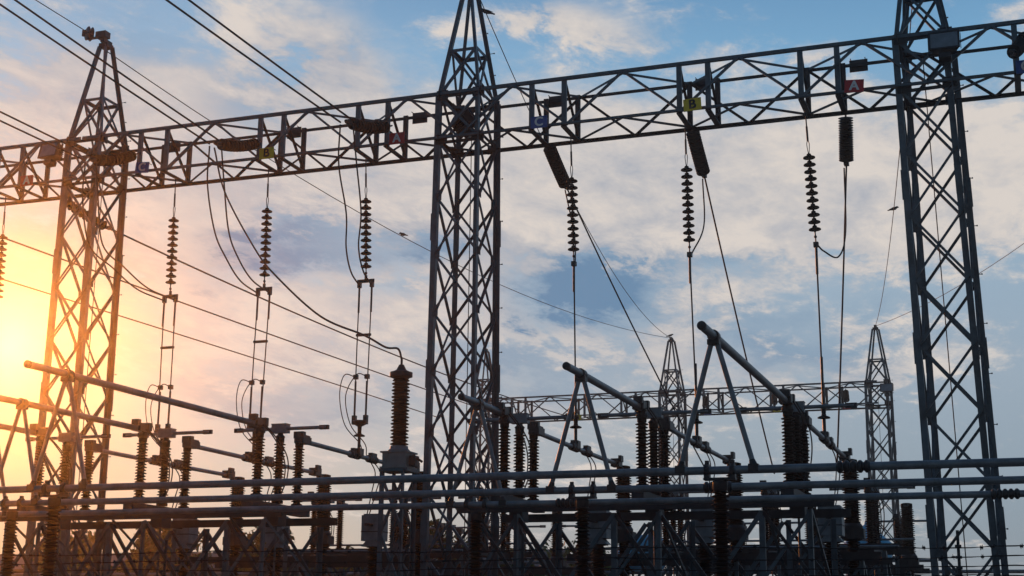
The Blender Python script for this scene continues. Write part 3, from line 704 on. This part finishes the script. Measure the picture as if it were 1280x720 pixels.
# support frames of the switch rows
def make_frame(xs):
    t = thing('switch_support', '', 'support frame', (0, 0, 0), 0, 'steel frames under the switches')
    H = 3.80; ya, yb = -.35, 1.95
    for y in (ya, yb):
        obj('cross_beam', MB().prism((xs[0] - .75, y, H - .06), (xs[-1] + .75, y, H - .06), [(-.075, -.045), (.075, -.045), (.075, -.035), (.006, -.035), (.006, .035), (.075, .035), (.075, .045), (-.075, .045), (-.075, .035), (-.006, .035), (-.006, -.035), (-.075, -.035)], (0, 0, 1)), DSTEEL, t)
    for x in xs:
        for sx in (-.40, .40):
            for y, ry in ((ya, 1), (yb, -1)):
                obj('leg', MB().angle((x + sx, y + ry * .06, 0), (x + sx, y + ry * .06, H - .17), .095, .010, (-sx, 0, 0) if sx * ry > 0 else (0, ry, 0)), STEEL, t)
            for k in range(3):
                a, b = (ya + .07, yb - .07) if k % 2 else (yb - .07, ya + .07)
                obj('brace', MB().angle((x + sx, a, .2 + k * 1.15), (x + sx, b, .2 + (k + 1) * 1.15), .055, .007, (-sx, 0, 0)), STEEL, t)
        for y in (ya + .065, yb - .065):
            for k in range(3):
                z0 = .25 + k * 1.13
                obj('brace', MB().angle((x - .40, y, z0), (x + .40, y, z0 + 1.1), .055, .007, (0, 1, 0)), STEEL, t)
                obj('brace', MB().angle((x + .40, y - .012, z0), (x - .40, y - .012, z0 + 1.1), .055, .007, (0, 1, 0)), DSTEEL, t)
    for a, b in zip(xs[:-1], xs[1:]):
        for y in (ya + .05, yb - .05):
            obj('sway_brace', MB().angle((a + .42, y, 1.2), (b - .42, y, H - .22), .07, .009, (0, 1, 0)), STEEL, t)
            obj('sway_brace', MB().angle((b - .42, y + .014, 1.2), (a + .42, y + .014, H - .22), .07, .009, (0, 1, 0)), DSTEEL, t)
            obj('tie_beam', MB().angle((a + .42, y, 2.05), (b - .42, y, 2.05), .075, .009, (0, 1, 0)), DSTEEL, t)
    obj('conduit', MB().tube([(xs[0] - .9, yb + .1, 4.06), (xs[-1] + .9, yb + .1, 4.06)], .028, 8), ALU, t, smooth=True)
    return t
fr = make_frame([RX['R', p] for p in 'CBA']); fr.location = (0, 24.3, 0); fr['label'] = 'braced steel frame carrying the three near switches right of the middle tower'
fl_ = make_frame([RX['L', p] for p in 'CBA']); fl_.location = (0, 24.3, 0); fl_['label'] = 'braced steel frame carrying the three near switches left of the middle tower'
dup(fr, (0, 36.4, -.02), 'braced steel frame farther back under the small switches right of the middle tower')
dup(fl_, (0, 36.4, -.02), 'braced steel frame farther back under the small switches left of the middle tower')

dup(fr, (-.2, 46.2, -.1), 'most distant braced steel frame low behind the switches right of middle tower')
dup(fl_, (-.2, 46.2, -.1), 'most distant braced steel frame low behind the switches left of middle tower')
for (side, ph), x in RX.items():
    dup(sw, (x - .2, 46.2, -.35), f'most distant small switch in the third row, {phname(ph)} line {SIDE[side]}', group='disconnect switches in the third row')

dup(fr, (.12, 30.4, -.55), 'low braced steel frame at the current transformers right of middle tower')
dup(fl_, (.12, 30.4, -.55), 'low braced steel frame at the current transformers left of middle tower')
dup(fr, (.15, 41.3, -.30), 'braced steel frame between the far switch rows right of middle tower')
dup(fl_, (.15, 41.3, -.30), 'braced steel frame between the far switch rows left of middle tower')
# ------------------------------------------------------------------ rear tubes, transformers, breakers
def make_rear():
    t = thing('rear_bus_tube', '', 'bus tube', (0, 0, 0), 0, 'rear bus tubes')
    obj('tube', MB().tube([(0, .05, 5.36), (0, 2.9, 5.36), (0, 5.9, 5.38)], .048, 14), ALU, t, smooth=True)
    for y in (2.3, 3.2):
        m = MB()
        for k in range(4): m.lathe([(-.06, .05), (-.03, .085), (.03, .085), (.06, .05)], (0, y + k * .11, 5.36), (0, 1, 0), 12)
        obj('clamp', m.box((0, y + .2, 5.46), (.10, .26, .09)), HARD, t)
    obj('end_fitting', MB().box((0, .1, 5.38), (.18, .36, .14)), HARD, t); obj('end_fitting', MB().box((0, 5.7, 5.40), (.2, .3, .18)).box((.13, 5.6, 5.48), (.07, .2, .14)), HARD, t)
    obj('tap_cable', MB().tube(spline([(.05, 3.3, 5.33), (.16, 3.5, 5.05), (.15, 3.3, 4.6), (.08, 3.15, 4.1)], 7), .013, 6).tube(spline([(.02, 3.2, 5.33), (.10, 3.35, 5.05), (.10, 3.2, 4.6), (.05, 3.1, 4.1)], 7), .013, 6), CABLE, t)
    return t
rt = make_rear(); fst = True
def make_ct():
    t = thing('current_transformer', '', 'current transformer', (0, 0, 0), 0, 'current transformers')
    obj('head', MB().box((0, 0, 3.80), (.46, .40, .56)).box((0, 0, 4.09), (.40, .34, .04)).prism((0, -.18, 3.46), (0, .18, 3.46), [(-.23, .06), (.23, .06), (.12, -.06), (-.12, -.06)], (1, 0, 0)), GREY, t)
    for y in (-.30, .30): obj('terminal', MB().box((0, y, 3.86), (.10, .24, .05)), HARD, t)
    obj('seam', MB().box((0, 0, 3.72), (.475, .415, .02)), DSTEEL, t)
    obj('porcelain', MB().lathe(sheds(2.25, 3.42, .11, .165, .15, .06), n=20), PORC, t, smooth=True)
    obj('tank_base', MB().box((0, 0, 2.08), (.5, .5, .34)), GREY, t)
    m = MB()
    for sx in (-1, 1):
        for sy in (-1, 1): m.angle((sx * .22, sy * .22, 0), (sx * .22, sy * .22, 1.91), .08, .009, (-sx, 0, 0) if sx * sy < 0 else (0, -sy, 0))
    obj('pedestal', m, STEEL, t)
    return t
ct = make_ct()
CTX = {('R', 'A'): -3.80, ('R', 'B'): -6.35, ('R', 'C'): -8.6, ('L', 'A'): -13.75, ('L', 'B'): -16.2, ('L', 'C'): -18.6}
def make_breaker():
    t = thing('circuit_breaker', '', 'circuit breaker', (0, 0, 0), 0, 'circuit breaker poles')
    obj('interrupter', MB().lathe([(3.98, .17), (4.02, .18)] + sheds(4.03, 5.22, .14, .20, .185, .052) + [(5.25, .16), (5.36, .16), (5.38, .09)], n=22), PORC, t, smooth=True)
    obj('terminal', MB().box((0, -.14, 5.30), (.12, .36, .05)), HARD, t); obj('terminal', MB().box((0, .22, 3.94), (.12, .36, .05)), HARD, t)
    obj('mid_joint', MB().lathe([(3.60, .14), (3.64, .20), (3.92, .22), (3.98, .18)], n=18).box((.0, 0, 3.76), (.50, .36, .20)), DSTEEL, t)
    obj('support_insulator', MB().lathe(sheds(2.30, 3.60, .10, .155, .14, .055), n=20), PORC, t, smooth=True)
    obj('mechanism', MB().box((0, 0, 2.10), (.55, .45, .40)), GREY, t)
    m = MB()
    for sx in (-1, 1):
        for sy in (-1, 1): m.angle((sx * .25, sy * .2, 0), (sx * .25, sy * .2, 1.90), .08, .009, (-sx, 0, 0) if sx * sy < 0 else (0, -sy, 0))
    obj('pedestal', m, STEEL, t)
    return t
br = make_breaker()
for (side, ph), x in RX.items():
    d = f'{phname(ph)} line {SIDE[side]}'
    l1 = f'horizontal tube with clamps behind the switch, {d}'; l2 = f'grey box head current transformer on ribbed porcelain, {d}'; l3 = f'thick dark ribbed circuit breaker column, {d}'
    if fst:
        rt.location = (x + .05, 25.9, 0); rt['label'] = l1; ct.location = (CTX[side, ph], 29.0, 0); ct['label'] = l2; br.location = (x + .1, 32.0, 0); br['label'] = l3; fst = False
    else:
        dup(rt, (x + .05, 25.9, 0), l1); dup(ct, (CTX[side, ph], 29.0, 0), l2); dup(br, (x + .1, 32.0, 0), l3)
# second line of breakers beyond
for i, x in enumerate((-3.35, -6.0, -8.55, -13.6, -16.2, -18.8)):
    dup(br, (x, 41.5, -.15), f'small distant circuit breaker column in the back row, {["rightmost beside the far right tower", "second from the right", "third from the right", "third from the left", "second from the left", "leftmost"][i]}', group='circuit breakers in the back row')

# tall voltage transformer beside the middle tower
PT = Vector((-11.62, 25.5, 0))
t = thing('voltage_transformer', 'tall black ribbed bushing on a grey tank just left of the middle tower', 'voltage transformer', PT)
obj('porcelain', MB().lathe([(5.10, .16), (5.12, .17)] + sheds(5.13, 6.46, .125, .185, .17, .066), n=22), PORC, t, smooth=True)
obj('cap', MB().lathe([(6.46, .15), (6.48, .165), (6.50, .225), (6.585, .225), (6.60, .17), (6.64, .10), (6.74, .05)], n=22), DSTEEL, t, smooth=True)
obj('collar', MB().lathe([(5.0, .215), (5.04, .215), (5.07, .18), (5.12, .175)], n=20), GREY, t, smooth=True)
obj('tank', MB().box((0, 0, 4.84), (.50, .46, .28)).box((0, 0, 4.99), (.57, .53, .03)).box((0, 0, 4.69), (.57, .53, .03)), TEAL, t)
obj('terminal_box', MB().box((.33, 0, 4.82), (.12, .2, .2)).tube([(.37, 0, 4.88), (.5, 0, 4.80)], .025, 8), HARD, t)
obj('stud', MB().tube([(0, 0, 6.72), (0, 0, 6.86)], .025, 8), HARD, t)
m = MB()
for sx in (-1, 1):
    for sy in (-1, 1): m.angle((sx * .23, sy * .21, 0), (sx * .23, sy * .21, 4.66), .075, .010, (-sx, 0, 0) if sx * sy < 0 else (0, -sy, 0))
obj('stand', m.box((0, 0, 4.64), (.60, .52, .06)), STEEL, t)
m = MB()
for k in range(4):
    z = .2 + k * 1.08
    for s in (-1, 1):
        m.angle((-.23, s * .22, z), (.23, s * .22, z + 1.05), .05, .007, (0, -s, 0)); m.angle((.23, s * .205, z), (-.23, s * .205, z + 1.05), .05, .007, (0, -s, 0))
obj('stand_bracing', m, STEEL, t)
top = PT + Vector((0, 0, 6.85))
wire('tap_cable', spline([at(268, 185, 28.9), at(281, 240, 28.4), at(318, 310, 27.6), at(345, 345, 27.3), at(400, 395, 26.7), at(455, 419, 26.0), at(482, 434, 25.6), top + Vector((-.09, 0, .22)), top], 10), .022, 'long cable sagging from the beam to the tall black bushing on the grey tank', 'cable')

# ------------------------------------------------------------------ barbed wire fence nearest the camera
YF = 11.0
random.seed(3)
for k, (z, nm) in enumerate(((2.245, 'top'), (2.165, 'second'), (2.09, 'third'), (2.03, 'lowest'))):
    m = MB(); pts = []
    for i in range(0, 121):
        x = -12 + i * .15; pts.append((x, YF, z + .012 * math.sin(x * 1.7 + k) + random.uniform(-.003, .003)))
    m.tube(pts, .0028, 5)
    pts2 = [(p[0], p[1] + .006 * math.cos(i * 1.3), p[2] + .006 * math.sin(i * 1.3)) for i, p in enumerate(pts)]
    m.tube(pts2, .0024, 5)
    if k < 2:
        for i, p in enumerate(pts[:-1]):
            if random.random() < .8:
                c = Vector(p) + Vector((random.uniform(0, .12), 0, 0))
                for s in range(4):
                    d = Vector((random.uniform(-.4, .4), random.uniform(-1, 1), random.uniform(-1, 1))).normalized() * .022
                    m.tube([c - d, c + d], .0022, 4)
                m.tube([c - Vector((.012, 0, 0)), c + Vector((.012, 0, 0))], .0085, 6)
    tag(obj('barbed_wire', m, CABLE), f'{nm} strand of the near fence wire low across the picture', 'barbed wire', 'fence wire strands')
for i, x in enumerate((-10.6, -7.25, -3.9, -.54, 2.8)):
    t = thing('fence_post', f'thin steel fence post holding the wire strands, {["beyond the left edge", "at the left", "left of centre", "beside the right tower leg", "beyond the right edge"][i]}', 'fence post', (x, YF, 0), 0, 'near fence posts')
    obj('post', MB().prism((0, 0.012, 0), (0, .012, 2.36), [(-.011, -.003), (.011, -.003), (.011, .003), (.003, .003), (.003, .02), (-.003, .02), (-.003, .003), (-.011, .003)], (1, 0, 0)), HARD, t)
    obj('clip', MB().box((0, -.002, 2.245), (.045, .02, .02)).box((0, -.002, 2.165), (.045, .02, .02)).box((0, -.002, 2.09), (.045, .02, .02)), HARD, t)

# ------------------------------------------------------------------ blue tanks beyond the yard
t = thing('water_tank', 'rounded blue tank standing behind the steel bracing right of centre', 'water tank', (-11.65, 44, .12))
q = .64; zc = 3.92
obj('shell', MB().lathe([(h * q, r * q) for h, r in [(-1.15, .05), (-1.12, .35), (-1.0, .62), (-.8, .82), (-.5, .90), (.9, .90), (1.0, .85), (1.15, .62), (1.25, .25), (1.27, .05)]], (0, 0, zc), (.93, -.36, 0), 28), TANK, t, smooth=True)
for h0 in (-.4, .75): obj('band', MB().lathe([(h0 * q, .90 * q), ((h0 + .02) * q, .925 * q), ((h0 + .1) * q, .925 * q), ((h0 + .12) * q, .90 * q)], (0, 0, zc), (.93, -.36, 0), 28), HARD, t, smooth=True)
for sx in (-.45, .45):
    for sy in (-.32, .32): obj('stand_leg', MB().angle((sx, sy - sx * .38, 0), (sx, sy - sx * .38, 3.5), .08, .012, (1, 0, 0)), DSTEEL, t)
t = thing('water_tank', 'blue cone topped tank beside the small distant tower on the right', 'water tank', (-4.72, 44, .28))
obj('cone_roof', MB().lathe([(3.96, .72), (4.0, .71), (4.47, .18), (4.56, .08), (4.64, .065), (4.66, .01)], n=28), TANK, t, smooth=True)
obj('shell', MB().lathe([(2.85, .58), (2.92, .67), (3.74, .69), (3.965, .71)], n=28), TANK, t, smooth=True)
for k in range(6):
    a = k * math.pi / 3; obj('stand_leg', MB().tube([(math.cos(a) * .64, math.sin(a) * .64, 0), (math.cos(a) * .6, math.sin(a) * .6, 2.95)], .045, 8), DSTEEL, t)

# ------------------------------------------------------------------ trees along the far side
def tree_meshes(seed, h, w):
    rnd = random.Random(seed); tr = MB()
    tr.tube([(0, 0, 0), (.1, .05, h * .25), (-.05, .1, h * .45), (.05, 0, h * .72)], [.24, .18, .13, .05], 9)
    cl = []
    for k in range(26):
        a = rnd.uniform(0, 6.28); rr = w * math.sqrt(rnd.random()) * .8; zz = h * (.38 + .58 * rnd.random())
        rr *= 1.05 - abs(zz / h - .6) * 1.25
        c = Vector((math.cos(a) * rr, math.sin(a) * rr, zz)); cl.append((c, rnd.uniform(.38, .8)))
        if k % 2 == 0:
            b = Vector((0, 0, h * rnd.uniform(.28, .5))); tr.tube([b, b.lerp(c, .5) + Vector((0, 0, .2)), c], [.08, .05, .015], 6)
    cr = MB()
    for c, s in cl:
        for i in range(120):
            d = Vector((rnd.gauss(0, 1), rnd.gauss(0, 1), rnd.gauss(0, .75))).normalized() * s * (rnd.random() ** .45) * 1.05
            p = c + d; n = Vector((rnd.gauss(0, 1), rnd.gauss(0, 1), rnd.gauss(0, 1))).normalized(); u = n.orthogonal().normalized(); v = n.cross(u)
            l = rnd.uniform(.10, .20); b = l * .45
            cr.add([p - u * l, p - v * b, p + u * l, p + v * b], [(0, 1, 2, 3)])
    return tr, cr
protos = []
for k, (h, w) in enumerate(((5.9, 2.1), (5.2, 2.4), (6.4, 2.0))):
    tr, cr = tree_meshes(40 + k, h, w)
    t = thing('tree', '', 'tree', (0, 0, 0), 0, 'trees beyond the yard')
    obj('crown', cr, LEAF if k != 1 else LEAF2, t); obj('trunk', tr, BARK, t, smooth=True); protos.append(t)
spots = [(-79, 88, 0), (-74, 84, 1), (-69, 92, 2), (-64.5, 86, 1), (-60.5, 90, 0), (-56.5, 86, 2), (-53, 91, 1), (-49.5, 87, 0), (-45.5, 90, 1), (-42, 86, 1), (-38.5, 90, 0), (-35, 87, 1), (-31.5, 90, 1), (-28, 92, 1)]
ords = ['leftmost', 'second', 'third', 'fourth', 'fifth', 'sixth', 'seventh', 'eighth', 'ninth', 'tenth', 'eleventh', 'twelfth', 'thirteenth', 'rightmost']
used = set()
for i, (x, y, k) in enumerate([(x * .61, y * .61, k) for x, y, k in spots]):
    lab = f'{["rounded dark", "broad olive green", "tall dark"][k]} tree low behind the switchgear, {ords[i]} along the tree row'
    if k not in used: t = protos[k]; used.add(k); t.location = (x, y, 0); t.rotation_euler = (0, 0, i); t['label'] = lab
    else: dup(protos[k], (x, y, random.uniform(-.7, .1)), lab, rz=i * 1.3)
# a long low dark roofed building behind the trees' foot
t = thing('storage_shed', 'long low dark roofed shed behind the switchgear at the left', 'shed', (-38, 64, 0))
obj('wall', MB().box((0, 0, 2.2), (34, 6, 4.4)), CONC, t)
obj('roof', MB().prism((-17.5, 0, 4.43), (17.5, 0, 4.43), [(-3.6, -.02), (3.6, -.02), (0, 0.95)], (0, 1, 0)), DSTEEL, t)

# ------------------------------------------------------------------ veil haze added to stand in for lens flare around the sun
def haze(dens, aniso, col):
    m = bpy.data.materials.new('veil haze'); m.use_nodes = True; nt = m.node_tree
    for n in list(nt.nodes): nt.nodes.remove(n)
    v = nt.nodes.new('ShaderNodeVolumePrincipled'); o = nt.nodes.new('ShaderNodeOutputMaterial')
    v.inputs['Color'].default_value = (*col, 1); v.inputs['Density'].default_value = dens; v.inputs['Anisotropy'].default_value = aniso
    nt.links.new(v.outputs[0], o.inputs['Volume'])
    x0, x1, y0, y1, z0, z1 = -84, 52, -40, 80, -1.0, 21.5
    h = obj('haze', MB().box(((x0 + x1) / 2, (y0 + y1) / 2, (z0 + z1) / 2), (x1 - x0, y1 - y0, z1 - z0)), m)
    tag(h, 'warm thin veil haze added across the yard in place of the lens flare', 'haze', None, 'stuff')
haze(0.0009, 0.94, (.97, .93, .90))
